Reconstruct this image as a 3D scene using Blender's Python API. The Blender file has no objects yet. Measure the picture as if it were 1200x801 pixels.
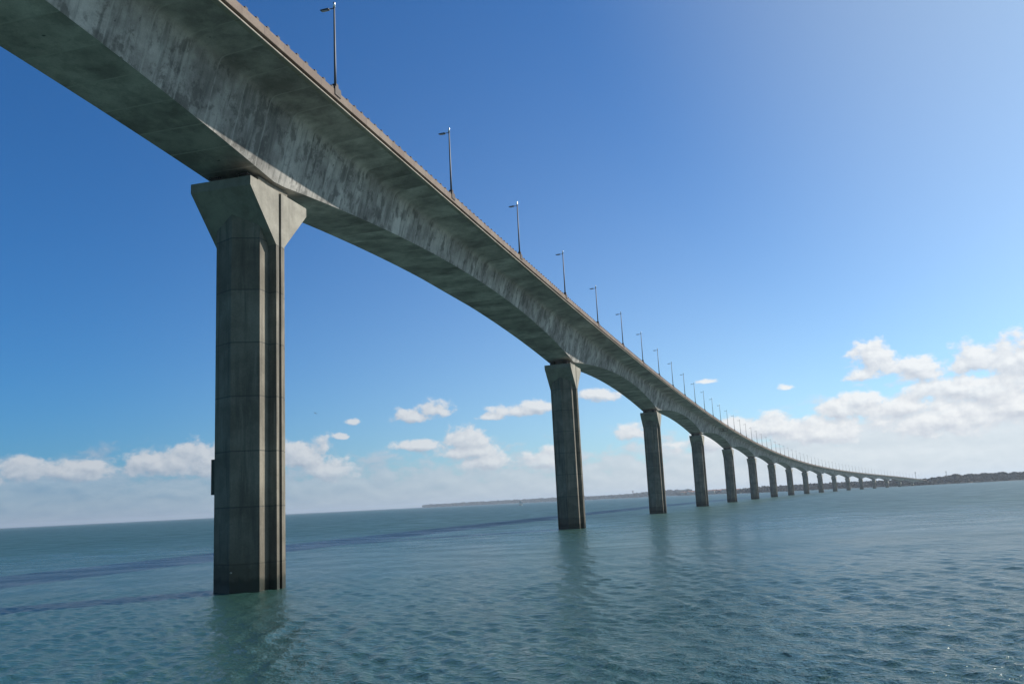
import bpy, bmesh, math, random
import numpy as np
from mathutils import Vector, Matrix
R = math.radians
random.seed(7); rng = np.random.default_rng(11)
sc = bpy.context.scene
C = sc.collection

# ------------------------------------------------------------------ helpers
def link(name, me, mat=None, parent=None):
    o = bpy.data.objects.new(name, me)
    C.objects.link(o)
    if mat is not None and me is not None and not me.materials: me.materials.append(mat)
    if parent is not None: o.parent = parent
    return o
def empty(name, loc=(0,0,0), rz=0, parent=None):
    o = bpy.data.objects.new(name, None); C.objects.link(o)
    o.empty_display_size = .5
    o.location = loc; o.rotation_euler = (0,0,rz)
    if parent is not None: o.parent = parent
    return o
def tag(o, label=None, cat=None, group=None, kind=None):
    if label: o['label'] = label
    if cat: o['category'] = cat
    if group: o['group'] = group
    if kind: o['kind'] = kind
    return o
def mesh_np(name, verts, faces, smooth=False):
    """verts (n,3) array, faces (m,4) array"""
    me = bpy.data.meshes.new(name)
    verts = np.asarray(verts, dtype=np.float32); faces = np.asarray(faces, dtype=np.int32)
    k = faces.shape[1]
    me.vertices.add(len(verts)); me.vertices.foreach_set('co', verts.ravel())
    me.loops.add(faces.size); me.loops.foreach_set('vertex_index', faces.ravel())
    me.polygons.add(len(faces)); me.polygons.foreach_set('loop_start', np.arange(0, faces.size, k, dtype=np.int32))
    me.polygons.foreach_set('use_smooth', np.full(len(faces), smooth, dtype=bool))
    me.update(calc_edges=True)
    return me
class MB:
    """collects simple solids into one mesh"""
    def __init__(s): s.v=[]; s.f=[]
    def add(s, verts, faces):
        b=len(s.v); s.v += [tuple(x) for x in verts]; s.f += [tuple(i+b for i in f) for f in faces]
    def box(s, x0,x1,y0,y1,z0,z1):
        v=[(x,y,z) for z in (z0,z1) for x,y in ((x0,y0),(x1,y0),(x1,y1),(x0,y1))]
        s.add(v,[(3,2,1,0),(4,5,6,7),(0,1,5,4),(1,2,6,5),(2,3,7,6),(3,0,4,7)])
    def prism(s, poly, fn, a, b, cap0=True, cap1=True):
        n=len(poly); v=[fn(p,a) for p in poly]+[fn(p,b) for p in poly]
        f=[(i,(i+1)%n,(i+1)%n+n,i+n) for i in range(n)]
        if cap0: f.append(tuple(reversed(range(n))))
        if cap1: f.append(tuple(range(n,2*n)))
        s.add(v,f)
    def tube(s, pts, rad, n=10):
        pts=[Vector(p) for p in pts]; rings=[]
        for i,p in enumerate(pts):
            d=(pts[min(i+1,len(pts)-1)]-pts[max(i-1,0)]).normalized()
            u=d.orthogonal().normalized(); w=d.cross(u)
            r=rad[i] if isinstance(rad,(list,tuple)) else rad
            rings.append([p+(u*math.cos(t)+w*math.sin(t))*r for t in [2*math.pi*k/n for k in range(n)]])
        v=[q for r_ in rings for q in r_]; f=[]
        for i in range(len(pts)-1):
            for k in range(n):
                f.append((i*n+k,i*n+(k+1)%n,(i+1)*n+(k+1)%n,(i+1)*n+k))
        f.append(tuple(reversed(range(n)))); f.append(tuple(range((len(pts)-1)*n,len(pts)*n)))
        s.add(v,f)
    def mesh(s, name, smooth=False, fix=True):
        me=bpy.data.meshes.new(name); me.from_pydata(s.v,[],s.f)
        if fix:
            bm=bmesh.new(); bm.from_mesh(me); bmesh.ops.recalc_face_normals(bm,faces=bm.faces); bm.to_mesh(me); bm.free()
        if smooth: me.polygons.foreach_set('use_smooth',[True]*len(me.polygons))
        me.update(); return me
    def build(s, name, mat, parent=None, smooth=False):
        return link(name, s.mesh(name,smooth), mat, parent)

# ------------------------------------------------------------------ node helpers
class NT:
    def __init__(s, tree): s.t=tree; s.n=tree.nodes; s.l=tree.links
    def node(s, typ, **kw):
        x=s.n.new(typ)
        for k,v in kw.items(): setattr(x,k,v)
        return x
    def put(s, sock, val):
        if isinstance(val, bpy.types.NodeSocket): s.l.new(val, sock)
        elif val is not None: sock.default_value = val
    def m(s, op, a, b=None, c=None, clamp=False):
        x=s.node('ShaderNodeMath', operation=op); x.use_clamp=clamp
        for i,v in enumerate((a,b,c)):
            if v is not None: s.put(x.inputs[i], v)
        return x.outputs[0]
    def vm(s, op, a, b=None, scale=None):
        x=s.node('ShaderNodeVectorMath', operation=op)
        s.put(x.inputs[0],a)
        if b is not None: s.put(x.inputs[1],b)
        if scale is not None: s.put(x.inputs['Scale'],scale)
        return x.outputs['Value'] if op in ('DOT_PRODUCT','LENGTH','DISTANCE') else x.outputs[0]
    def noise(s, vec, scale, detail=4, rough=.5, dist=0, lac=2.0):
        x=s.node('ShaderNodeTexNoise'); s.put(x.inputs['Vector'],vec)
        x.inputs['Scale'].default_value=scale; x.inputs['Detail'].default_value=detail
        x.inputs['Roughness'].default_value=rough; x.inputs['Distortion'].default_value=dist
        x.inputs['Lacunarity'].default_value=lac
        return x.outputs['Fac']
    def ramp(s, v, a, b, lo=0., hi=1., smooth=True):
        x=s.node('ShaderNodeMapRange'); x.interpolation_type='SMOOTHSTEP' if smooth else 'LINEAR'
        s.put(x.inputs['Value'],v); x.inputs['From Min'].default_value=a; x.inputs['From Max'].default_value=b
        x.inputs['To Min'].default_value=lo; x.inputs['To Max'].default_value=hi
        return x.outputs['Result']
    def mix(s, f, a, b, typ='MIX'):
        x=s.node('ShaderNodeMix', data_type='RGBA', blend_type=typ)
        s.put(x.inputs[0],f); s.put(x.inputs[6],a if isinstance(a,bpy.types.NodeSocket) else (*a[:3],1)); s.put(x.inputs[7],b if isinstance(b,bpy.types.NodeSocket) else (*b[:3],1))
        return x.outputs[2]
    def sep(s, v):
        x=s.node('ShaderNodeSeparateXYZ'); s.put(x.inputs[0],v); return x.outputs
    def comb(s, a,b,c):
        x=s.node('ShaderNodeCombineXYZ')
        for i,v in enumerate((a,b,c)): s.put(x.inputs[i],v)
        return x.outputs[0]
def material(name):
    m=bpy.data.materials.new(name); m.use_nodes=True
    nt=NT(m.node_tree); b=m.node_tree.nodes['Principled BSDF']
    return m,nt,b
def simple_mat(name, col, rough=.7, metal=0., var=.15, scale=3.):
    m,nt,b=material(name)
    tc=nt.node('ShaderNodeTexCoord').outputs['Object']
    n=nt.noise(tc,scale,5,.6)
    f=nt.ramp(n,.3,.7,1-var,1+var)
    c=nt.mix(1.0,col,nt.comb(f,f,f),'MULTIPLY')
    nt.put(b.inputs['Base Color'],c); b.inputs['Roughness'].default_value=rough; b.inputs['Metallic'].default_value=metal
    return m

# ------------------------------------------------------------------ camera
H=5.4627; PITCH=0.176775; ROLL=0.049296; FPX=1051.116
cam=bpy.data.cameras.new('camera'); co=bpy.data.objects.new('camera',cam); C.objects.link(co)
cam.sensor_fit='HORIZONTAL'; cam.sensor_width=36; cam.lens=36*FPX/1200
cam.clip_start=.5; cam.clip_end=120000
ca,sa=math.cos(PITCH),math.sin(PITCH); cr,sr=math.cos(ROLL),math.sin(ROLL)
r0=Vector((1,0,0)); u0=Vector((0,-sa,ca)); f0=Vector((0,ca,sa))
rt=r0*cr-u0*sr; up=r0*sr+u0*cr
M=Matrix((rt,up,-f0)).transposed().to_4x4(); M.translation=(0,0,H)
co.matrix_world=M
sc.camera=co

# ------------------------------------------------------------------ light
SUN_AZ=63.0; SUN_EL=36.2       # azimuth clockwise from +Y
sl=bpy.data.lights.new('sun','SUN'); so=bpy.data.objects.new('sun',sl); C.objects.link(so)
sl.energy=4.8; sl.angle=R(.53); sl.color=(1,.93,.82)
sd=Vector((math.sin(R(SUN_AZ))*math.cos(R(SUN_EL)), math.cos(R(SUN_AZ))*math.cos(R(SUN_EL)), math.sin(R(SUN_EL))))
so.rotation_euler=sd.to_track_quat('Z','Y').to_euler(); so.location=(60,-40,80)

world=bpy.data.worlds.new('World'); sc.world=world; world.use_nodes=True
W=NT(world.node_tree); W.n.clear()
sky=W.node('ShaderNodeTexSky', sky_type='NISHITA'); sky.sun_disc=False
sky.sun_elevation=R(SUN_EL); sky.sun_rotation=R(SUN_AZ)
sky.altitude=0; sky.air_density=1.0; sky.dust_density=.5; sky.ozone_density=3.0

# clouds: (azimuth, elevation, half width, half height) in degrees of the sky
PUFFS=[(21.9,7.7,1.0,.8),(24.4,6.5,1.3,.7),(31.5,7.0,1.6,1.0),(20.0,4.4,1.6,.8),(22.1,7.4,1.2,.9),(27.5,6.6,1.6,1.0),(29.9,6.5,1.7,1.2),(-3.,3.2,2.2,.6),(-20.5,3.2,1.5,1.1),(30.6,6.3,2.2,1.4),(26.2,5.2,3.0,.8),(28.6,4.9,3.2,1.0),(13.8,3.9,1.6,.7),(-29.1,2.9,2.2,.85),(-26.5,2.85,2.1,.75),(-25.1,3.1,1.2,.65),(-22.0,3.05,1.5,1.05),(-19.2,3.3,1.8,1.3),(-16.5,3.0,2.2,1.3),(-13.4,3.3,1.6,1.25),(-11.7,2.4,1.7,.9),
(-6.7,5.60,1.25,.52),(-5.2,5.95,1.2,.62),(-10.4,5.41,.5,.34),(-10.9,4.52,.45,.25),(-6.4,3.78,1.8,.42),(-3.3,3.95,1.5,1.0),(0.2,5.69,1.9,.56),(-1.6,5.39,.9,.3),(1.6,5.85,1.0,.5),
(5.4,6.43,1.3,.55),(7.4,3.89,1.1,.7),(-2.0,2.5,1.7,.7),(1.8,2.4,1.7,.8),(12.1,6.84,.8,.24),(17.0,6.08,.65,.28),
(22.0,7.25,1.15,1.0),(21.4,6.5,1.0,.7),(24.6,6.2,1.4,.62),(27.4,6.5,1.5,.95),(29.4,6.4,1.9,1.25),(32.,6.,2.,1.2),(21.1,4.95,1.3,.6),(23.4,4.2,2.25,.7),(15.6,3.63,2.5,.9),(18.5,3.2,2.9,1.1),(25.5,3.4,4,1.4),(29.5,3.9,2.6,1.3),(12.0,3.0,2.2,.8)]
grp=bpy.data.node_groups.new('cloud_density','ShaderNodeTree')
grp.interface.new_socket('Vector',in_out='INPUT',socket_type='NodeSocketVector')
grp.interface.new_socket('Puff',in_out='OUTPUT',socket_type='NodeSocketFloat')
grp.interface.new_socket('Bank',in_out='OUTPUT',socket_type='NodeSocketFloat')
G=NT(grp); gi=G.node('NodeGroupInput'); go=G.node('NodeGroupOutput')
v=gi.outputs[0]
acc=None
for a,e,ra,re in PUFFS:
    d=G.vm('MULTIPLY',G.vm('SUBTRACT',v,(a,e,0)),(1/ra,1/re,0))
    d=G.vm('MAXIMUM',d,G.vm('MULTIPLY',d,(-1,-1.7,0)))     # flatter bases than tops
    q=G.vm('LENGTH',d)
    acc=q if acc is None else G.m('SMOOTH_MIN',acc,q,.35)
nz=G.noise(G.vm('MULTIPLY',v,(1,1.3,1)),.72,10,.6,.1)
nn=G.m('SUBTRACT',nz,.5)
puff=G.m('ADD',G.m('SUBTRACT',1.16,acc),G.m('MULTIPLY',nn,2.9))
G.put(go.inputs[0],puff)
s3=G.sep(v)
top=G.node('ShaderNodeFloatCurve')
cv=top.mapping.curves[0]
pts=[(-40,2.4),(-28,3.6),(-14,3.5),(-8,3.1),(0,3.2),(8,3.4),(14,4.0),(20,4.8),(27,5.3),(40,3.0)]
while len(cv.points)<len(pts): cv.points.new(.5,.5)
for P,(a,e) in zip(cv.points,pts): P.location=((a+40)/80,e/10)
top.mapping.update()
G.put(top.inputs['Value'],G.m('DIVIDE',G.m('ADD',s3[0],40),80,clamp=True))
te=G.m('MULTIPLY',top.outputs[0],10)
nb=G.m('SUBTRACT',G.noise(G.vm('MULTIPLY',v,(.8,1.7,1)),.62,9,.58,.2),.5)
away=G.ramp(G.m('ABSOLUTE',G.m('SUBTRACT',s3[0],10)),55,100,0,4)  # bank cleared outside the view, so it adds less fill light
bank=G.m('SUBTRACT',G.m('ADD',G.m('MULTIPLY',G.m('SUBTRACT',te,s3[1]),.6),G.m('MULTIPLY',nb,4.6)),away)
G.put(go.inputs[1],bank)

geo=W.node('ShaderNodeTexCoord').outputs['Generated']
dx,dy,dz=W.sep(geo)
az=W.m('MULTIPLY',W.m('ARCTAN2',dx,dy),57.29578)
el=W.m('MULTIPLY',W.m('ARCSINE',dz),57.29578)
wv=W.comb(az,el,0)
g1=W.node('ShaderNodeGroup'); g1.node_tree=grp; W.put(g1.inputs[0],wv)
g2=W.node('ShaderNodeGroup'); g2.node_tree=grp; W.put(g2.inputs[0],W.vm('ADD',wv,(.22,.34,0)))
lit=W.m('ADD',W.m('MULTIPLY',W.m('SUBTRACT',g1.outputs[0],g2.outputs[0]),.72),.6,clamp=True)
litb=W.m('ADD',W.m('MULTIPLY',W.m('SUBTRACT',g1.outputs[1],g2.outputs[1]),.45),.5,clamp=True)
warm=W.ramp(az,-30,26)                    # clouds nearer the sun's side are brighter
bright=W.mix(warm,(5.8,6.25,6.8),(9.3,9.5,9.6))
dark=W.mix(warm,(3.0,3.85,5.0),(5.8,6.3,7.1))
bankb=W.mix(warm,(4.2,4.95,5.95),(7.9,8.2,8.6))
bankd=W.mix(warm,(2.3,3.3,4.8),(6.4,6.9,7.5))
ccol=W.mix(lit,dark,bright); bcol=W.mix(litb,bankd,bankb)
pa=W.m('MULTIPLY',W.ramp(g1.outputs[0],-.12,.5),.95)
ba=W.m('MULTIPLY',W.ramp(g1.outputs[1],-.35,.8),W.m('ADD',W.m('MULTIPLY',warm,.25),.62))
# clear-air colour of the sky, forward scatter round the sun and haze low on the sunny side
away=W.ramp(W.m('ABSOLUTE',W.m('SUBTRACT',az,10)),58,105)          # sky outside the view made less blue, to neutralise fill on shaded faces
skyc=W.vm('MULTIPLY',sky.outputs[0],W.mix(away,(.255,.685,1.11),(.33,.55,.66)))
dsun=W.vm('DOT_PRODUCT',geo,tuple(sd))
glow=W.ramp(dsun,.65,.97)
hz=W.m('MULTIPLY',W.m('POWER',2.71828,W.m('MULTIPLY',W.m('MAXIMUM',el,0),-.095)),W.ramp(az,-34,26))
hz=W.m('MULTIPLY',hz,W.ramp(W.m('ABSOLUTE',W.m('SUBTRACT',az,40)),50,120,1,0))
low=W.m('POWER',2.71828,W.m('MULTIPLY',W.m('MAXIMUM',el,0),-.5))
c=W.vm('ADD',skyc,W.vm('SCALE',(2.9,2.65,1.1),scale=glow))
c=W.vm('ADD',c,W.vm('SCALE',(5.7,5.7,4.0),scale=hz))
c=W.mix(W.m('MULTIPLY',low,.45),c,(2.4,3.35,5.0))
c=W.mix(ba,c,bcol)
fade=W.ramp(el,.6,3.2,.35,1.0)
c=W.mix(W.m('MULTIPLY',pa,fade),c,ccol)
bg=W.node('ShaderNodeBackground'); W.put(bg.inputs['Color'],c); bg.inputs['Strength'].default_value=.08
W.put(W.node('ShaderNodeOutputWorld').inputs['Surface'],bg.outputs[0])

vs=sc.view_settings; vs.view_transform='Standard'; vs.look='None'; vs.exposure=.3; vs.gamma=1; vs.use_curve_mapping=False
sc.cycles.use_denoising=True

# ------------------------------------------------------------------ bridge alignment (metres along the deck from the nearest pier)
X1,Y1,TH,KA=-20.5266,69.3081,1.302237,-0.0001870946
ZP=[38.57952,8.601167,-48.444805,36.804957,-8.686537,-0.489245]
def zed(s):
    s=np.asarray(s)/1000.; return sum(c*s**i for i,c in enumerate(ZP))
def frame(s):
    s=np.asarray(s,dtype=float); th=TH+KA*s
    x=X1+(np.sin(th)-math.sin(TH))/KA; y=Y1-(np.cos(th)-math.cos(TH))/KA
    return x,y,th
SPAN=110.; NP=17; S0,S1=-150.,1880.

# ------------------------------------------------------------------ materials
def concrete_girder():
    m,nt,b=material('weathered_girder_concrete')
    uv=nt.node('ShaderNodeUVMap').outputs[0]
    u,v_,_=nt.sep(uv)
    seg=nt.m('DIVIDE',u,3.4375)
    wn=nt.node('ShaderNodeTexWhiteNoise',noise_dimensions='1D'); nt.put(wn.inputs['W'],nt.m('FLOOR',seg))
    segv=wn.outputs['Value']
    fr=nt.m('FRACT',seg); dj=nt.m('MULTIPLY',nt.m('MINIMUM',fr,nt.m('SUBTRACT',1.,fr)),3.4375)
    jn=nt.noise(uv,.9,3,.6)
    joint=nt.m('MULTIPLY',nt.ramp(dj,.03,.10,1,0),nt.ramp(jn,.28,.5))
    soff=nt.ramp(v_,40,60); web=nt.ramp(v_,-4.2,-3.7,1,.12); web=nt.m('MULTIPLY',web,nt.m('SUBTRACT',1.,soff))
    big=nt.noise(nt.comb(nt.m('MULTIPLY',u,.28),nt.m('MULTIPLY',v_,.30),nt.m('MULTIPLY',segv,2.)),1.,6,.62,.15)
    streak=nt.noise(nt.comb(nt.m('MULTIPLY',u,1.9),nt.m('MULTIPLY',v_,.20),nt.m('MULTIPLY',segv,3)),1.,7,.62,.15)
    mould=nt.noise(nt.comb(nt.m('MULTIPLY',u,.62),nt.m('MULTIPLY',v_,.5),nt.m('ADD',nt.m('MULTIPLY',segv,.6),7.3)),1.,10,.70,.2)
    fine=nt.noise(uv,9,6,.7)
    sp=nt.noise(nt.comb(u,nt.m('MULTIPLY',v_,.7),3.1),2.3,3,.5)
    base=nt.mix(nt.ramp(big,.33,.68),(.27,.258,.243),(.58,.558,.525))
    base=nt.mix(nt.m('MULTIPLY',nt.ramp(streak,.47,.70,0,.65),web),base,(.10,.105,.10))
    base=nt.mix(nt.m('MULTIPLY',nt.ramp(mould,.485,.59,0,.64),nt.m('ADD',nt.m('ADD',nt.m('MULTIPLY',web,.75),.25),nt.m('MULTIPLY',soff,.12))),base,(.075,.075,.07))
    base=nt.mix(nt.ramp(sp,.72,.77,0,.8),base,(.03,.033,.033))
    pale=nt.noise(nt.comb(nt.m('MULTIPLY',u,1.3),nt.m('MULTIPLY',v_,.25),1.7),1.,5,.6)
    base=nt.mix(nt.m('MULTIPLY',nt.ramp(pale,.54,.72,0,.45),web),base,(.50,.50,.475))
    tone=nt.m('ADD',nt.m('MULTIPLY',segv,.42),.76)
    tone=nt.m('MULTIPLY',tone,nt.ramp(fine,.25,.75,.88,1.12))
    base=nt.mix(1.,base,nt.comb(tone,tone,tone),'MULTIPLY')
    base=nt.mix(nt.m('MULTIPLY',joint,nt.m('ADD',.5,nt.m('MULTIPLY',soff,.35))),base,(.50,.49,.46))
    run=nt.m('MULTIPLY',nt.ramp(nt.m('MULTIPLY',fr,3.4375),.08,.35+.25,1,0),nt.ramp(nt.noise(nt.comb(nt.m('MULTIPLY',u,.29),nt.m('MULTIPLY',v_,.35),9.),1.,4,.6),.45,.6))
    base=nt.mix(nt.m('MULTIPLY',nt.m('MULTIPLY',run,web),.45),base,(.07,.072,.068))
    nt.put(b.inputs['Base Color'],base); b.inputs['Roughness'].default_value=.85
    bp=nt.node('ShaderNodeBump'); bp.inputs['Strength'].default_value=.35; bp.inputs['Distance'].default_value=.02
    nt.put(bp.inputs['Height'],nt.m('SUBTRACT',fine,nt.m('MULTIPLY',joint,1.2))); nt.put(b.inputs['Normal'],bp.outputs[0])
    return m
def concrete_pier():
    m,nt,b=material('pier_concrete')
    tc=nt.node('ShaderNodeTexCoord').outputs['Object']
    oi=nt.node('ShaderNodeObjectInfo').outputs['Random']
    x,y,z=nt.sep(tc)
    vec=nt.vm('ADD',tc,nt.comb(nt.m('MULTIPLY',oi,50),0,0))
    lift=nt.m('DIVIDE',nt.m('SUBTRACT',z,2.0),4.1); fr=nt.m('FRACT',lift)
    wn=nt.node('ShaderNodeTexWhiteNoise',noise_dimensions='2D'); nt.put(wn.inputs['Vector'],nt.comb(nt.m('FLOOR',lift),nt.m('MULTIPLY',oi,9),0))
    dj=nt.m('MULTIPLY',nt.m('MINIMUM',fr,nt.m('SUBTRACT',1.,fr)),4.1)
    joint=nt.ramp(dj,.025,.07,1,0)
    big=nt.noise(vec,.35,6,.6,.3)
    st=nt.noise(nt.vm('MULTIPLY',vec,(1.8,1.8,.12)),1.,6,.6,.1)
    fine=nt.noise(vec,7,7,.68)
    base=nt.mix(nt.ramp(big,.3,.7),(.165,.147,.116),(.28,.254,.206))
    base=nt.mix(nt.ramp(st,.46,.7,0,.7),base,(.085,.08,.068))
    base=nt.mix(nt.ramp(nt.noise(nt.vm('MULTIPLY',vec,(2.6,2.6,.2)),1.3,5,.6),.58,.72,0,.4),base,(.36,.34,.29))
    tone=nt.m('MULTIPLY',nt.m('ADD',nt.m('MULTIPLY',wn.outputs['Value'],.24),.9),nt.ramp(fine,.25,.75,.88,1.1))
    base=nt.mix(1.,base,nt.comb(tone,tone,tone),'MULTIPLY')
    base=nt.mix(nt.m('MULTIPLY',joint,.65),base,(.07,.07,.065))
    # tide marks: stained splash zone, then wet weed-covered concrete
    zz=nt.m('ADD',z,nt.m('MULTIPLY',nt.m('SUBTRACT',nt.noise(vec,1.1,5,.65),.5),1.3))
    base=nt.mix(nt.ramp(zz,1.7,2.3,.6,0),base,(.062,.055,.038))
    base=nt.mix(nt.ramp(zz,2.2,5.,.3,0),base,(.10,.088,.062))
    rust=nt.noise(nt.vm('MULTIPLY',vec,(2.6,2.6,.35)),1.,4,.6)
    base=nt.mix(nt.m('MULTIPLY',nt.ramp(rust,.6,.72,0,.7),nt.ramp(zz,1.5,4.5,1,0)),base,(.15,.07,.035))
    base=nt.mix(nt.ramp(zz,.7,1.15,.92,0),base,(.025,.028,.018))
    nt.put(b.inputs['Base Color'],base)
    nt.put(b.inputs['Roughness'],nt.ramp(zz,.3,1.2,.45,.85))
    bp=nt.node('ShaderNodeBump'); bp.inputs['Strength'].default_value=.4; bp.inputs['Distance'].default_value=.02
    nt.put(bp.inputs['Height'],nt.m('SUBTRACT',fine,joint)); nt.put(b.inputs['Normal'],bp.outputs[0])
    return m
def concrete_cap():
    m,nt,b=material('pier_cap_concrete')
    tc=nt.node('ShaderNodeTexCoord').outputs['Object']
    vec=nt.vm('ADD',tc,nt.comb(nt.m('MULTIPLY',nt.node('ShaderNodeObjectInfo').outputs['Random'],50),0,0))
    big=nt.noise(vec,.45,7,.62,.5); st=nt.noise(nt.vm('MULTIPLY',vec,(1.5,1.5,.18)),1.,6,.62,.2); fine=nt.noise(vec,8,7,.7)
    base=nt.mix(nt.ramp(big,.3,.7),(.235,.222,.19),(.375,.356,.305))
    base=nt.mix(nt.ramp(st,.5,.75,0,.4),base,(.17,.166,.145))
    base=nt.mix(nt.ramp(nt.noise(vec,1.6,7,.7,1.),.6,.7,0,.3),base,(.16,.16,.145))
    t=nt.ramp(fine,.25,.75,.9,1.08); base=nt.mix(1.,base,nt.comb(t,t,t),'MULTIPLY')
    nt.put(b.inputs['Base Color'],base); b.inputs['Roughness'].default_value=.85
    bp=nt.node('ShaderNodeBump'); bp.inputs['Strength'].default_value=.3; bp.inputs['Distance'].default_value=.02
    nt.put(bp.inputs['Height'],fine); nt.put(b.inputs['Normal'],bp.outputs[0])
    return m
def cornice_mat(name,c1,c2):
    m,nt,b=material(name)
    uv=nt.node('ShaderNodeUVMap').outputs[0]; u,v_,_=nt.sep(uv)
    seg=nt.m('DIVIDE',u,2.75); fr=nt.m('FRACT',seg); dj=nt.m('MULTIPLY',nt.m('MINIMUM',fr,nt.m('SUBTRACT',1.,fr)),2.75)
    wn=nt.node('ShaderNodeTexWhiteNoise',noise_dimensions='1D'); nt.put(wn.inputs['W'],nt.m('FLOOR',seg))
    n=nt.noise(nt.comb(nt.m('MULTIPLY',u,.7),v_,0),1.,6,.65); f=nt.noise(uv,8,5,.65)
    base=nt.mix(nt.ramp(nt.m('ADD',n,nt.m('MULTIPLY',nt.m('SUBTRACT',wn.outputs['Value'],.5),.35)),.3,.7),c1,c2)
    t=nt.ramp(f,.25,.75,.85,1.12); base=nt.mix(1.,base,nt.comb(t,t,t),'MULTIPLY')
    base=nt.mix(nt.ramp(dj,.015,.05,.7,0),base,(.08,.06,.05))
    nt.put(b.inputs['Base Color'],base); b.inputs['Roughness'].default_value=.8
    return m
M_gird=concrete_girder(); M_pier=concrete_pier(); M_cap=concrete_cap()
M_corn=cornice_mat('pink_cornice_concrete',(.155,.108,.084),(.212,.162,.128))
M_lip=cornice_mat('slab_edge_concrete',(.30,.27,.22),(.40,.37,.31))
M_rail=simple_mat('rust_red_railing_paint',(.16,.045,.035),.6)
M_post=simple_mat('dark_post_metal',(.022,.022,.026),.7,.0)
M_steel=simple_mat('galvanised_lamp_steel',(.13,.14,.16),.6,.3,.12,2.)
M_head=simple_mat('grey_lamp_head',(.09,.10,.115),.45,.3)
M_glass=simple_mat('lamp_lens',(.55,.56,.55),.15)
M_bright=simple_mat('bright_finial_metal',(.75,.76,.78),.22,.9)
M_white=simple_mat('white_paint',(.42,.41,.38),.7)
M_brown=simple_mat('rusty_brown_bracket',(.055,.038,.032),.7)
M_bear=simple_mat('black_bearing_rubber',(.03,.03,.03),.8)
M_road=simple_mat('asphalt',(.05,.05,.052),.9)
M_green=simple_mat('dark_green_panel_paint',(.035,.055,.045),.55)
M_pipe=simple_mat('dark_drain_pipe',(.06,.058,.052),.6)

# ------------------------------------------------------------------ bridge
bridge=empty('bridge',(X1,Y1,0),0)
tag(bridge,'long curving concrete box-girder road bridge on tall piers crossing the sea to a wooded shore','bridge')
def sweep(name, prof_fn, srange, mat, closed=True, sharp=(), ends=True, parent=bridge, vfun=None):
    """prof_fn(s array)-> (len(s),k,2) of (n,z); n is to the sea side; sweeps along the alignment"""
    s=np.asarray(srange); P=prof_fn(s); k=P.shape[1]
    x,y,th=frame(s)
    V=np.empty((len(s),k,3)); V[...,0]=x[:,None]+np.sin(th)[:,None]*P[...,0]-X1; V[...,1]=y[:,None]-np.cos(th)[:,None]*P[...,0]-Y1; V[...,2]=P[...,1]
    kk=k if closed else k-1
    i=np.arange(len(s)-1)[:,None]; j=np.arange(kk)[None,:]; j2=(j+1)%k
    F=np.stack([i*k+j,i*k+j2,(i+1)*k+j2,(i+1)*k+j],-1).reshape(-1,4)
    me=mesh_np(name,V.reshape(-1,3),F,True)
    # uv: metres along, metres round the profile (measured on the first ring beyond the deck)
    d=np.hypot(*(np.diff(np.concatenate([P[:,:1]*0+P[:,:1],P,P[:,:1]],1),axis=1).transpose(2,0,1)))[:,1:]
    cum=np.concatenate([np.zeros((len(s),1)),np.cumsum(d,1)],1)   # (ns,k+1)
    ii,jj=np.meshgrid(np.arange(len(s)-1),np.arange(kk),indexing='ij')
    U=np.stack([np.stack([s[ii],cum[ii,jj]],-1),np.stack([s[ii],cum[ii,jj+1]],-1),np.stack([s[ii+1],cum[ii+1,jj+1]],-1),np.stack([s[ii+1],cum[ii+1,jj]],-1)],2)
    if vfun: vfun(U,P,cum)
    uvl=me.uv_layers.new(name='UVMap'); uvl.data.foreach_set('uv',U.reshape(-1).astype(np.float32))
    if sharp:
        se=me.attributes.new('sharp_edge','BOOLEAN','EDGE')
        ev=np.empty(len(me.edges)*2,dtype=np.int32); me.edges.foreach_get('vertices',ev); ev=ev.reshape(-1,2)
        sh=(ev[:,0]%k==ev[:,1]%k)&np.isin(ev[:,0]%k,list(sharp)); se.data.foreach_set('value',sh)
    if ends and closed:
        bm=bmesh.new(); bm.from_mesh(me); bm.verts.ensure_lookup_table()
        n=len(s)
        bm.faces.new([bm.verts[q] for q in range(k)]); bm.faces.new([bm.verts[(n-1)*k+q] for q in range(k)])
        bmesh.ops.recalc_face_normals(bm,faces=bm.faces); bm.to_mesh(me); bm.free()
    return link(name,me,mat,parent)
def soffit(s):
    d=np.abs((np.asarray(s)+SPAN/2)%SPAN-SPAN/2)
    return zed(s)-7.05+3.0*(1-(1-d/55.)**2)
half=[(3.75,-1.95),(3.84,-1.66),(3.98,-1.44),(4.22,-1.29),(4.7,-1.22),(5.4,-1.17),(6.2,-1.11),(7.0,-1.05),(7.62,-1.0),(7.62,-.92)]
def girder_prof(s):
    z=zed(s); zs=soffit(s); n=len(s)
    right=[(2.35+.275*(zs-z+7.05),zs)]+[(np.full(n,a),z+b) for a,b in half]
    mid=[(np.full(n,7.3),z-.8),(np.full(n,7.3),z-.35)]
    pr=right+mid
    pts=pr+[(-a,b) for a,b in reversed(pr)]
    return np.stack([np.stack([a,b],-1) for a,b in pts],1)
kx=26
SR=np.arange(S0,S1+.1,1.71875)
def girder_v(U,P,cum):
    # v = metres down from the slab tip (0 at the tip, negative towards the soffit); soffit: 100 + metres across
    for j in range(26):
        for q,jj in ((0,j),(1,j+1)):
            if j<13: a=cum[:,jj]-cum[:,10]
            elif j<25: a=cum[:,15]-cum[:,jj]
            else: a=np.full(len(cum),100+(-2.65 if q==0 else 2.65))
            if q==0: U[:,j,0,1]=a[:-1]; U[:,j,3,1]=a[1:]
            else: U[:,j,1,1]=a[:-1]; U[:,j,2,1]=a[1:]
sweep('box_girder',girder_prof,SR,M_gird,vfun=girder_v,sharp=(0,9,10,11,12,13,14,15,16,25))
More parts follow.
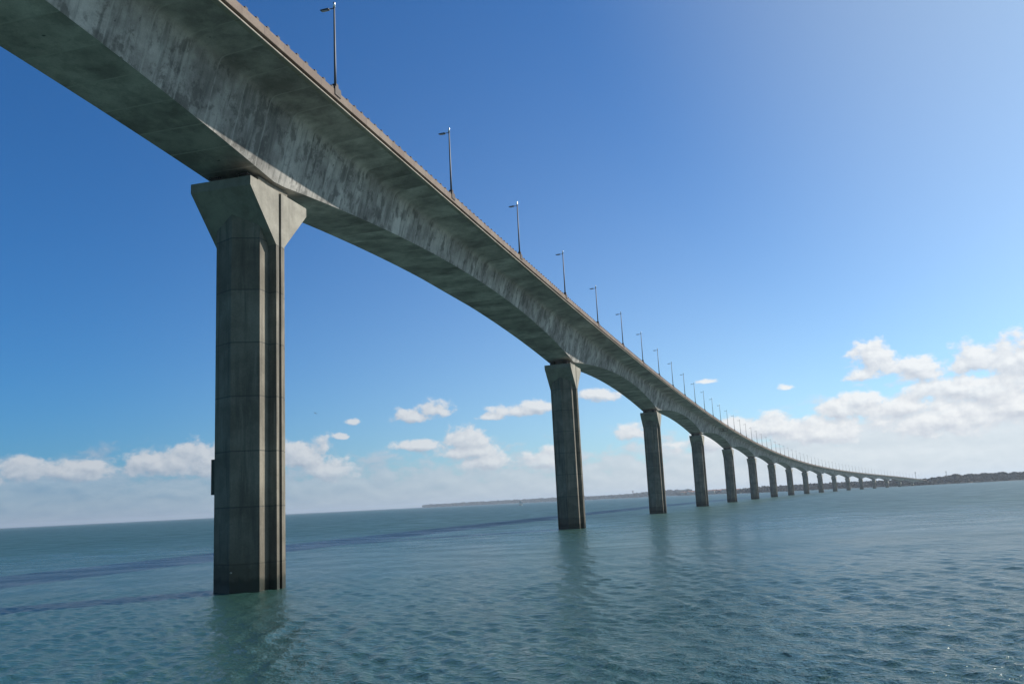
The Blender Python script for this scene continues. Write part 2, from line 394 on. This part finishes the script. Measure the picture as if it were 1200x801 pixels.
def strip(n0,n1,z0,z1,bev=.03):
    def f(s):
        z=zed(s); pts=[(n0,z0),(n1-bev,z0),(n1,z0+bev),(n1,z1-bev),(n1-bev,z1),(n0,z1)]
        return np.stack([np.stack([np.full(len(s),a),z+b],-1) for a,b in pts],1)
    return f
SR2=np.arange(S0,S1+.1,2.75)
for sg in (1,-1):
    def mk(f,sg=sg):
        def g(s):
            P=f(s).copy(); P[...,0]*=sg; return P
        return g
    sweep('slab_edge',mk(strip(7.3,7.70,-1.05,-.90)),SR2,M_lip,sharp=range(6))
    sweep('cornice',mk(strip(7.303,7.80,-.74,0.0)),SR2,M_corn,sharp=range(6))
def road_prof(s):
    z=zed(s); return np.stack([np.stack([np.full(len(s),a),z-.346],-1) for a in (-7.29,7.29)],1)
sweep('roadway',road_prof,SR2,M_road,closed=False)
def localpt(s,n,z,origin=(X1,Y1)):
    x,y,th=frame(s); return Vector((float(x+math.sin(th)*n)-origin[0],float(y-math.cos(th)*n)-origin[1],z))
# railing, one length per span: a low bar with a clamp post every 1.375 m
for sg in (1,-1):
    a0=-110.
    while a0<S1-10:
        a1=min(a0+SPAN,S1); ss=[a0+.01]; hi=[0]
        q=a0+.6
        while q<a1-.4:
            ss+=[q-.17,q-.16,q+.16,q+.17]; hi+=[0,1,1,0]; q+=1.375
        ss.append(a1-.01); hi.append(0); hi=np.array(hi)
        def rp(s,sg=sg,hi=hi):
            z=zed(s); h=np.where(hi,.17,.07); o=np.where(hi,7.77,7.64)
            return np.stack([np.stack([np.full(len(s),7.5*sg),z-.02],-1),np.stack([sg*o,z-.02],-1),np.stack([sg*o,z+h],-1),np.stack([np.full(len(s),7.5*sg),z+h],-1)],1)
        r_=sweep('railing',rp,np.array(ss),M_rail,sharp=range(4))
        r_.data.materials.append(M_post)
        nf=len(r_.data.polygons); mi=np.zeros(nf,dtype=np.int32); on=np.repeat((hi[:-1]&hi[1:]),4); mi[:len(on)]=on
        r_.data.polygons.foreach_set('material_index',mi); r_.data.polygons.foreach_set('use_smooth',np.zeros(nf,dtype=bool))
        a0=a1
# hanging inspection platform under the overhang at the mid-span joint
def plat():
    s=384.; z=float(zed(s)); mb=MB()
    x,y,th=frame(s); ct,st=math.cos(th),math.sin(th); p=localpt(s,0,0)
    def w(a,b,c): return (p.x+ct*a+st*b,p.y+st*a-ct*b,z+c)
    for (a0,a1,b0,b1,c0,c1) in ((-1.2,1.2,4.3,7.4,-2.35,-2.2),(-1.2,-1.05,7.2,7.35,-2.2,-1.0),(1.05,1.2,7.2,7.35,-2.2,-1.0),(-1.2,-1.05,5.2,5.35,-2.2,-1.15),(1.05,1.2,5.2,5.35,-2.2,-1.15)):
        v_=[w(a,b,c) for c in (c0,c1) for a,b in ((a0,b0),(a1,b0),(a1,b1),(a0,b1))]
        mb.add(v_,[(3,2,1,0),(4,5,6,7),(0,1,5,4),(1,2,6,5),(2,3,7,6),(3,0,4,7)])
    mb.build('inspection_platform',M_post,bridge)
plat()

# piers
def shaft_mesh(top):
    h=[(-2.75,0),(-1.85,1.92),(-.55,1.92),(-.55,2.58),(-.2,2.58),(-.2,2.3),(.2,2.3),(.2,2.58),(.55,2.58),(.55,1.92),(1.85,1.92),(2.75,0)]
    poly=h+[(a,-b) for a,b in reversed(h[1:-1])]
    mb=MB(); mb.prism(poly,lambda p,z:(p[0],-p[1],z),-4.,top)
    return mb.mesh('pier_shaft')
def cap_mesh():
    mb=MB(); zt,zb,zl=0.,-.72,-4.45
    full=[(-.575,zl),(-4.3,zb),(-4.3,zt),(4.3,zt),(4.3,zb),(.575,zl)]
    f=lambda p,n:(p[0],-n,p[1])
    mb.prism(full,f,-2.32,2.32)
    for sg in (1,-1):
        a,b=(2.32*sg,2.60*sg)
        mb.prism([(-.575,zl),(-4.3,zb),(-4.3,zt),(-.19,zt),(-.19,zl)],f,a,b,cap0=False)
        mb.prism([(.19,zl),(.19,zt),(4.3,zt),(4.3,zb),(.575,zl)],f,a,b,cap0=False)
    return mb.mesh('pier_cap')
CAP=cap_mesh()
def bearing_mesh():
    mb=MB(); mb.box(-.5,.5,-.45,.45,0,.3); mb.box(-.38,.38,-.35,.35,.3,.62); mb.box(-.5,.5,-.45,.45,.62,.745); return mb.mesh('bearing')
BEAR=bearing_mesh()
for i in range(NP):
    s=i*SPAN; x,y,th=frame(s); ct=float(zed(s))-7.80
    p=link('pier',shaft_mesh(ct-.4),M_pier,bridge); p.location=(x-X1,y-Y1,0); p.rotation_euler=(0,0,float(th))
    cp=link('pier_cap',CAP,M_cap,p); cp.location=(0,0,ct)
    for a in (-2.8,2.8):
        for n in (-1.25,1.25):
            bo=link('bearing',BEAR,M_bear,p); bo.location=(a,n,ct)
    mb=MB(); mb.box(-2.2,2.2,-2.0,2.0,ct+.003,ct+.742); mb.build('bearing_plinth',M_pier,p)
    mb=MB()
    mb.tube([(0,-2.41,-1),(0,-2.41,ct-.1)],.07,8)
    mb.build('drain_pipe',M_pipe,p,True)
    if i==0:
        mb=MB(); mb.box(-.35,.35,2.58,2.66,7.3,9.7); mb.box(-.5,.5,2.66,3.12,7.15,9.85)
        mb.build('notice_panel',M_green,p)
        mb=MB(); mb.tube([(-2.6,-.12,1.45),(-2.8,-.12,1.45)],.06,10); mb.build('bolt_head',M_white,p,True)
        mb=MB(); mb.tube([(-.4,2.5,25.2),(-.4,2.8,25.2),(-.4,2.8,24.4)],.06,6); mb.build('hook',M_post,p)
# landing at the far end
mb=MB()
x,y,th=frame(S1); e=float(zed(S1))
mb.box(-2,14,-8.2,8.2,-2,e-1.45); mb.box(4,6,-8.2,8.2,e-1.5,e-.2)
ab=mb.build('abutment',M_pier,bridge); ab.location=(x-X1,y-Y1,0); ab.rotation_euler=(0,0,float(th))

# ------------------------------------------------------------------ street lamps
def lamp_parts():
    d={}
    mb=MB(); mb.box(-.5,.5,-.25,.27,-.45,.24); mb.box(-.2,.2,-.18,.18,.24,.6); d['base_bracket']=(mb.mesh('base_bracket'),M_brown)
    mb=MB(); mb.tube([(0,0,.1),(0,0,2.2),(0,0,7.35)],[.115,.10,.07],12); d['pole']=(mb.mesh('pole',True),M_steel)
    mb=MB(); mb.tube([(0,0,7.33),(0,0,7.78),(0,0,7.88)],[.10,.10,.03],12); d['finial']=(mb.mesh('finial',True),M_bright)
    mb=MB(); mb.tube([(0,-.02,7.28),(0,.5,7.30)],.04,8); d['arm']=(mb.mesh('arm',True),M_steel)
    mb=MB(); poly=[(.45,7.25),(.52,7.23),(1.15,7.26),(1.24,7.30),(1.15,7.335),(.6,7.36),(.45,7.34)]
    mb.prism(poly,lambda p,a:(a,p[0],p[1]),-.13,.13); d['lamp_head']=(mb.mesh('lamp_head'),M_head)
    mb=MB(); mb.box(-.09,.09,.6,1.1,7.19,7.24); d['lens']=(mb.mesh('lens'),M_glass)
    return d
LP=lamp_parts()
ORD=['first','second','third','fourth','fifth','sixth','seventh','eighth','ninth','tenth','eleventh','twelfth','thirteenth','fourteenth','fifteenth','sixteenth','seventeenth']
TW=['first','second','third']
for k in range(0,68):
    s=k*27.5; x,y,th=frame(s)
    p=localpt(s,7.62,0,(0,0))
    L=empty('street_lamp',(p.x,p.y,float(zed(s))),float(th))
    pi,q=divmod(k,4)
    if k==0: lab='tallest grey street lamp on the deck edge, above the thick pier with the notice panel'
    elif q==0: lab=f'grey single-arm street lamp above the {ORD[pi]} pier counted from the thickest pier'
    elif pi+1<NP: lab=f'grey single-arm street lamp, {TW[q-1]} of three between the {ORD[pi]} and {ORD[pi+1]} piers'
    else: lab=f'grey single-arm street lamp, {TW[q-1]} one past the last pier by the wooded shore'
    tag(L,lab,'street lamp','street lamps along the deck edge')
    head=None
    for nm,(me,mt) in LP.items():
        o=link(nm,me,mt)
        if nm=='lens': o.parent=head
        else: o.parent=L
        if nm=='lamp_head': head=o

# ------------------------------------------------------------------ sea
def water_mat():
    m,nt,b=material('sea_water')
    tc=nt.node('ShaderNodeTexCoord').outputs['Object']
    dist=nt.vm('LENGTH',tc)
    b.inputs['IOR'].default_value=1.333
    cur=nt.noise(nt.vm('MULTIPLY',tc,(.004,.011,1)),1.,5,.55,.6)
    base=nt.mix(nt.ramp(cur,.3,.7),(.022,.066,.059),(.031,.082,.073))
    nt.put(b.inputs['Base Color'],base)
    pat=nt.ramp(nt.noise(nt.vm('MULTIPLY',tc,(.10,.16,1)),1.,5,.62,.3),.3,.7,.72,1.2)
    nt.put(b.inputs['Roughness'],nt.m('MULTIPLY',nt.ramp(dist,25,260,.12,.40,False),pat))
    p2=nt.vm('MULTIPLY',tc,(1,1.35,1))
    n1=nt.noise(p2,1.5,4,.55,.3); n2=nt.noise(nt.vm('MULTIPLY',tc,(1.2,1,1)),5.0,3,.55,.2); n3=nt.noise(p2,.22,4,.55)
    gust=nt.ramp(nt.noise(nt.vm('MULTIPLY',tc,(.012,.03,1)),1.,4,.55,.5),.3,.7,.65,1.15)
    h=nt.m('ADD',nt.m('MULTIPLY',n1,.21),nt.m('ADD',nt.m('MULTIPLY',n2,.17),nt.m('MULTIPLY',nt.noise(nt.vm('MULTIPLY',tc,(1.1,1,1)),13.,2,.5),.03)))
    h=nt.m('ADD',h,nt.m('MULTIPLY',n3,nt.ramp(dist,80,400,0,.7)))
    bp=nt.node('ShaderNodeBump'); bp.inputs['Distance'].default_value=1.0
    nt.put(bp.inputs['Strength'],nt.m('MULTIPLY',gust,.68)); nt.put(bp.inputs['Height'],h)
    nt.put(b.inputs['Normal'],bp.outputs[0])
    return m
def build_sea():
    rr=[6.]
    while rr[-1]<20000.:
        r=rr[-1]; rr.append(r+(max(.11,.0042*r) if r<130 else .0075*r if r<900 else .05*r))
    rr=np.array(rr)
    aa=np.concatenate([np.arange(-180,-52,6.),np.arange(-52,52,.26),np.arange(52,180,6.)])
    A,Rr=np.meshgrid(np.radians(aa),rr); x=np.sin(A)*Rr; y=np.cos(A)*Rr; z=np.zeros_like(x)
    dr=np.maximum(.11,np.where(Rr<130,.0046,.0075)*Rr)
    wind=R(205)
    patch=[]
    for q in range(4):                                   # gusts and lulls
        f=np.zeros_like(x)
        for _ in range(7):
            a_=rng.random()*6.28; l_=6*(5**rng.random()); f+=np.sin(2*math.pi/l_*(x*math.cos(a_)+y*math.sin(a_))+rng.random()*6.28)
        patch.append(1+.42*np.tanh(f*.55))
    for i in range(60):
        lam=.42*(2.3/.42)**(rng.random()**1.1)
        th=wind+rng.normal(0,.55); kk=2*math.pi/lam; ph=rng.random()*6.28
        amp=.0052*lam**.9*(.6+.8*rng.random())
        fade=np.clip((lam/dr-2.3)/2.5,0,1)
        w=np.sin(kk*(x*math.cos(th)+y*math.sin(th))+ph)
        sh=np.exp(1.1*(w-1)); z+=amp*fade*1.9*(sh-.42)*(patch[i%4])
    z[:, (np.abs(aa)>52)]*=0
    V=np.stack([x,y,z],-1); nr,na=x.shape
    i=np.arange(nr-1)[:,None]; j=np.arange(na)[None,:]; j2=(j+1)%na
    F=np.stack([i*na+j,(i+1)*na+j,(i+1)*na+j2,i*na+j2],-1).reshape(-1,4)[:, ::-1]
    me=mesh_np('sea',V.reshape(-1,3),F,True)
    o=link('sea',me,water_mat()); tag(o,kind='structure'); return o
sea=build_sea()

# ------------------------------------------------------------------ far shores
def polar(azd,r,z=0.): return (math.sin(R(azd))*r,math.cos(R(azd))*r,z)
def foliage_mat(name,c1,c2,c3):
    m,nt,b=material(name)
    tc=nt.node('ShaderNodeTexCoord').outputs['Object']
    n=nt.noise(tc,.06,5,.6); f=nt.noise(tc,.5,4,.6)
    base=nt.mix(nt.ramp(n,.35,.65),c1,c2); base=nt.mix(nt.ramp(f,.5,.75),base,c3)
    nt.put(b.inputs['Base Color'],base); b.inputs['Roughness'].default_value=.9
    return m
M_wood=foliage_mat('dark_winter_woodland',(.034,.036,.036),(.050,.047,.047),(.040,.048,.036))
M_leaf=foliage_mat('dark_pine_foliage',(.035,.045,.028),(.05,.06,.035),(.07,.07,.04))
M_bark=simple_mat('bark',(.09,.07,.05),.9)
M_land=foliage_mat('shore_scrub_ground',(.07,.07,.055),(.10,.09,.07),(.15,.135,.11))
def shore(name, pts, depth, hfun, nlen=160, ndep=10):
    """terrain strip following polar polyline pts [(az,r)], rising from below the water inland"""
    az=np.array([p[0] for p in pts]); r=np.array([p[1] for p in pts])
    a=np.linspace(az[0],az[-1],nlen); rr=np.interp(a,az,r)
    t=np.linspace(0,1,ndep); V=[]
    for i in range(nlen):
        edge=min(1,min(i,nlen-1-i)/8.)
        for q in t:
            z=-1.5+(1.5+hfun(a[i]))*min(1,q*3.5)**.7*edge+ (rng.random()-.5)*.8*(q>0)
            V.append(polar(a[i],rr[i]+q*depth+ (rng.random()-.5)*6,z))
    i=np.arange(nlen-1)[:,None]; j=np.arange(ndep-1)[None,:]
    F=np.stack([i*ndep+j,(i+1)*ndep+j,(i+1)*ndep+j+1,i*ndep+j+1],-1).reshape(-1,4)[:, ::-1]
    o=link(name,mesh_np(name,V,F,True),M_land); tag(o,kind='structure')
    return lambda az_: float(np.interp(az_,a,rr))
def crown_faces(cx,cy,cz,rw,rh,n,V,F):
    for _ in range(n):
        u=rng.normal(size=3); u/=np.linalg.norm(u); q=rng.random()**.4
        p=np.array([cx,cy,cz])+u*q*np.array([rw,rw,rh])
        s_=rw*(.30+.3*rng.random()); d1=rng.normal(size=3); d1/=np.linalg.norm(d1); d2=np.cross(d1,rng.normal(size=3)); d2/=np.linalg.norm(d2)
        b=len(V); V+= [p+d1*s_,p+d2*s_,p-d1*s_*(.5+.6*rng.random()),p-d2*s_]; F.append((b,b+1,b+2,b+3))
def woodland(name,label,azs,rf,hf,hg,n,depth,off,size,cat='woodland'):
    V=[];F=[]
    for _ in range(n):
        a=azs[0]+(azs[1]-azs[0])*rng.random(); q=rng.random()
        h=hf(a)*(.65+.5*rng.random()); rw=size*(.6+.7*rng.random()); rr=rf(a)+off+q*depth
        g=hg(a)*min(1,(off+q*depth)/60.)
        x,y,_=polar(a,rr); crown_faces(x,y,g+h*.55,rw,h*.5,int(16+rng.random()*10),V,F)
    o=link(name,mesh_np(name,np.array(V),np.array(F)),M_wood)
    tag(o,label,cat,kind='stuff'); return o
head_pts=[(13.2,2330),(15,2300),(17,2230),(20,2140),(22.3,1960),(23.6,1870),(24.4,1880),(25.3,1935),(27,2040),(30,2150),(34,2250),(44,2350)]
gl=lambda a: float(np.interp(a,[13,14.5,20,24,25.5,27,30,44],[2,4,5,4.5,6,7,6.5,6.5]))
rf1=shore('headland_ground',head_pts,900,gl,260,12)
tl=lambda a: float(np.interp(a,[13.2,13.8,15,17,20,22.5,23.6,24.4,25.2,26.5,28,30,44],[4.5,8.5,9.5,9.5,8.5,7.5,6,7,9,9.5,9,8.5,8.5]))
woodland('wooded_headland','low dark wooded headland running behind the far piers and along the right shore',(13.3,44),rf1,tl,gl,3800,160,6,5.0)
town_pts=[(9.6,3500),(11,3300),(13.6,3150)]
rf2=shore('town_shore',town_pts,500,lambda a:4.,60,8)
woodland('shore_scrub','thin brown scrub and trees along the town shore behind the middle piers',(9.8,13.6),rf2,lambda a:7.,lambda a:4.,260,120,40,6)
far_pts=[(-6.1,6900),(-3,6600),(2,5900),(6,5000),(10.6,4300)]
gf=lambda a: float(np.interp(a,[-6.1,-5.9,0,4,7,9,11],[9,10,9,7,8,9,8]))
rf3=shore('far_coast',far_pts,900,gf,200,8)
tf=lambda a: float(np.interp(a,[-6.2,-5.9,-3,2,5,7,8.5,9.5,11],[6,9,12,13,10,11,17,17,14]))
woodland('far_treeline','thin dark treeline on the low far coast along the horizon',(-6.05,10.6),rf3,tf,gf,1500,200,10,11)

# single trees standing out of the headland's skyline
TREES=[(25.55,9,'broad dark tree standing highest where the right shore rises'),(26.35,8,'round dark tree on the skyline beside the thin mast'),(26.95,7,'dark bushy tree on the skyline of the right shore, paired with a lower one'),(27.15,6,'lower dark tree joined to a bushy one on the right shore skyline'),(27.9,8,'wide flat-topped dark tree on the right shore skyline'),(28.55,7,'dark tree nearest the right edge of the photo on the shore skyline')]
for a,rw,lab in TREES:
    r_=rf1(a)+35; x,y,_=polar(a,r_); g=gl(a)*.6; h=12.5+rng.random()*2
    t=empty('tree',(x,y,g)); tag(t,lab,'tree','trees above the right shore skyline')
    mb=MB(); mb.tube([(0,0,-.5),(.2,0,h*.4),(.1,.2,h*.8)],[.45,.32,.12],8)
    for q in range(5):
        an=q*1.26+rng.random(); mb.tube([(.1,0,h*(.4+.06*q)),(math.cos(an)*rw*.6,math.sin(an)*rw*.6,h*(.62+.06*q))],[.18,.05],6)
    mb.build('trunk',M_bark,t)
    V=[];F=[]
    for q in range(7):
        an=rng.random()*6.28; d_=rw*.6*rng.random(); crown_faces(math.cos(an)*d_,math.sin(an)*d_,h*(.6+.32*rng.random()),rw*.45,h*.16,34,V,F)
    link('crown',mesh_np('crown',np.array(V),np.array(F)),M_leaf,t)
# thin masts on the right shore
M_mast=simple_mat('grey_mast_steel',(.12,.12,.13),.5,.4)
def mast(a,off,h,lab):
    x,y,_=polar(a,rf1(a)+off); t=empty('mast',(x,y,gl(a)*.5)); tag(t,lab,'mast')
    mb=MB(); mb.tube([(0,0,-.5),(0,0,h)],[.5,.3],8); mb.build('pole',M_mast,t)
    mb=MB()
    for z_ in (h-3,h-1.2): mb.box(-1.6,1.6,-.15,.15,z_,z_+.5)
    mb.build('antenna',M_mast,t)
mast(25.15,40,22,'thin grey mast rising above the trees of the right shore')
mast(23.55,60,24,'slender pole rising where the bridge meets the wooded shore')
# houses
M_wall=simple_mat('cream_house_render',(.55,.50,.43),.85); M_tile=simple_mat('red_roof_tiles',(.26,.10,.06),.85)
M_grey=simple_mat('pale_house_render',(.48,.46,.45),.85)
def house(a,rf,off,g,w,d,h,lab,mw,group=None):
    x,y,_=polar(a,rf(a)+off); t=empty('house',(x,y,g),R(-a)+rng.normal(0,.3)); tag(t,lab,'house',group)
    mb=MB(); mb.box(-w/2,w/2,-d/2,d/2,-1,h); mb.build('wall',mw,t)
    mb=MB(); mb.prism([(-d/2-.4,h),(d/2+.4,h),(0,h+d*.28)],lambda p,q:(q,p[0],p[1]),-w/2-.4,w/2+.4); mb.build('roof',M_tile,t)
for k in range(22):
    a=10.2+3.3*k/21+rng.normal(0,.06)
    house(a,rf2,30+rng.random()*40,4,14+rng.random()*14,10,6+rng.random()*5,'tiny cream house with a red tiled roof in the far town behind the middle piers',M_wall,'red-roofed houses of the far town')
# tower far off behind the second pier
x,y,_=polar(7.1,5000); t=empty('chimney_tower',(x,y,8)); tag(t,'small pale tower rising above the far coast between the second and third piers','tower')
mb=MB(); mb.tube([(0,0,-1),(0,0,24),(0,0,24.2),(0,0,29)],[3.2,2.8,4.5,4.3],12); mb.build('shaft',M_grey,t)

# ------------------------------------------------------------------ sailing boat and gull
M_sail=simple_mat('white_sailcloth',(.82,.82,.8),.8,0,.04); M_hull=simple_mat('white_hull',(.75,.75,.73),.4,0,.04)
x,y,_=polar(.02,1500); t=empty('sailing_boat',(x,y,0),R(20)); t.scale=(.7,.7,.7); tag(t,'tiny white sailing boat far out on the water before the low coast','sailing boat')
mb=MB()
secs=[(-4.5,.9,.9),(-2,1.5,.95),(1,1.5,1.0),(3.5,.8,1.15),(5,.05,1.3)]
for (xa,wa,ha),(xb,wb,hb) in zip(secs[:-1],secs[1:]):
    v_=[(xa,-wa*.4,-.4),(xa,wa*.4,-.4),(xa,wa,ha),(xa,-wa,ha),(xb,-wb*.4,-.4),(xb,wb*.4,-.4),(xb,wb,hb),(xb,-wb,hb)]
    mb.add(v_,[(0,1,5,4),(1,2,6,5),(2,3,7,6),(3,0,4,7),(0,3,2,1),(4,5,6,7)])
mb.build('hull',M_hull,t)
mb=MB(); mb.tube([(.8,0,.8),(.8,0,13)],.09,8); mb.tube([(.8,0,1.9),(-3.6,0,2.0)],.07,8); mb.build('mast',M_mast,t)
mb=MB(); mb.prism([(.7,2.1),(-3.5,2.1),(.7,12.6)],lambda p,q:(p[0],q+.25*(p[0]<-1),p[1]),-.02,.02); mb.build('mainsail',M_sail,t)
mb=MB(); mb.prism([(4.8,1.5),(1.2,1.6),(.9,11)],lambda p,q:(p[0],q,p[1]),-.02,.02); mb.build('jib',M_sail,t)
# gull
M_gull=simple_mat('grey_gull_feathers',(.16,.16,.17),.8)
d_=230.; az_=-12.6; x,y,_=polar(az_,d_)
def gull():
    prof=[(-.30,.012),(-.2,.05),(0,.075),(.14,.06),(.2,.045),(.26,.048),(.30,.035),(.36,.008)]
    mb=MB(); mb.tube([(a,0,0) for a,_ in prof],[b for _,b in prof],10)
    for sg in (1,-1):
        st=[(0,.05,.02,.13),(0.05,.28,.10,.14),(.02,.48,.09,.10),(-.12,.68,.04,.03)]
        for (xa,ya,za,ca_),(xb,yb,zb,cb_) in zip(st[:-1],st[1:]):
            v_=[(xa+ca_*.5,sg*ya,za),(xa-ca_,sg*ya,za),(xa-ca_,sg*ya,za+.015),(xa+ca_*.5,sg*ya,za+.02),(xb+cb_*.5,sg*yb,zb),(xb-cb_,sg*yb,zb),(xb-cb_,sg*yb,zb+.015),(xb+cb_*.5,sg*yb,zb+.02)]
            mb.add(v_,[(0,1,5,4),(1,2,6,5),(2,3,7,6),(3,0,4,7),(0,3,2,1),(4,5,6,7)])
    mb.add([(-.28,-.03,0),(-.28,.03,0),(-.42,.07,0),(-.42,-.07,0),(-.28,-.03,.012),(-.28,.03,.012),(-.42,.07,.01),(-.42,-.07,.01)],[(3,2,1,0),(4,5,6,7),(0,1,5,4),(1,2,6,5),(2,3,7,6),(3,0,4,7)])
    return mb.mesh('gull')
o=link('gull',gull(),M_gull); o.location=(x,y,H+d_*math.tan(R(6.06))); o.rotation_euler=(R(15),R(-8),R(140))
tag(o,'tiny dark gull gliding in the blue sky to the right of the thickest pier','gull')

# ------------------------------------------------------------------ sea air between here and the far coast
mb=MB(); mb.box(-21000,21000,-21000,21000,-6,75); hzo=mb.build('haze',None); tag(hzo,kind='stuff')
hm=bpy.data.materials.new('sea_haze'); hm.use_nodes=True; hn=hm.node_tree; hn.nodes.clear()
pv=hn.nodes.new('ShaderNodeVolumePrincipled'); pv.inputs['Color'].default_value=(.74,.86,1,1); pv.inputs['Density'].default_value=9e-5; pv.inputs['Anisotropy'].default_value=.3
hn.links.new(pv.outputs[0],hn.nodes.new('ShaderNodeOutputMaterial').inputs['Volume'])
hzo.data.materials.append(hm)
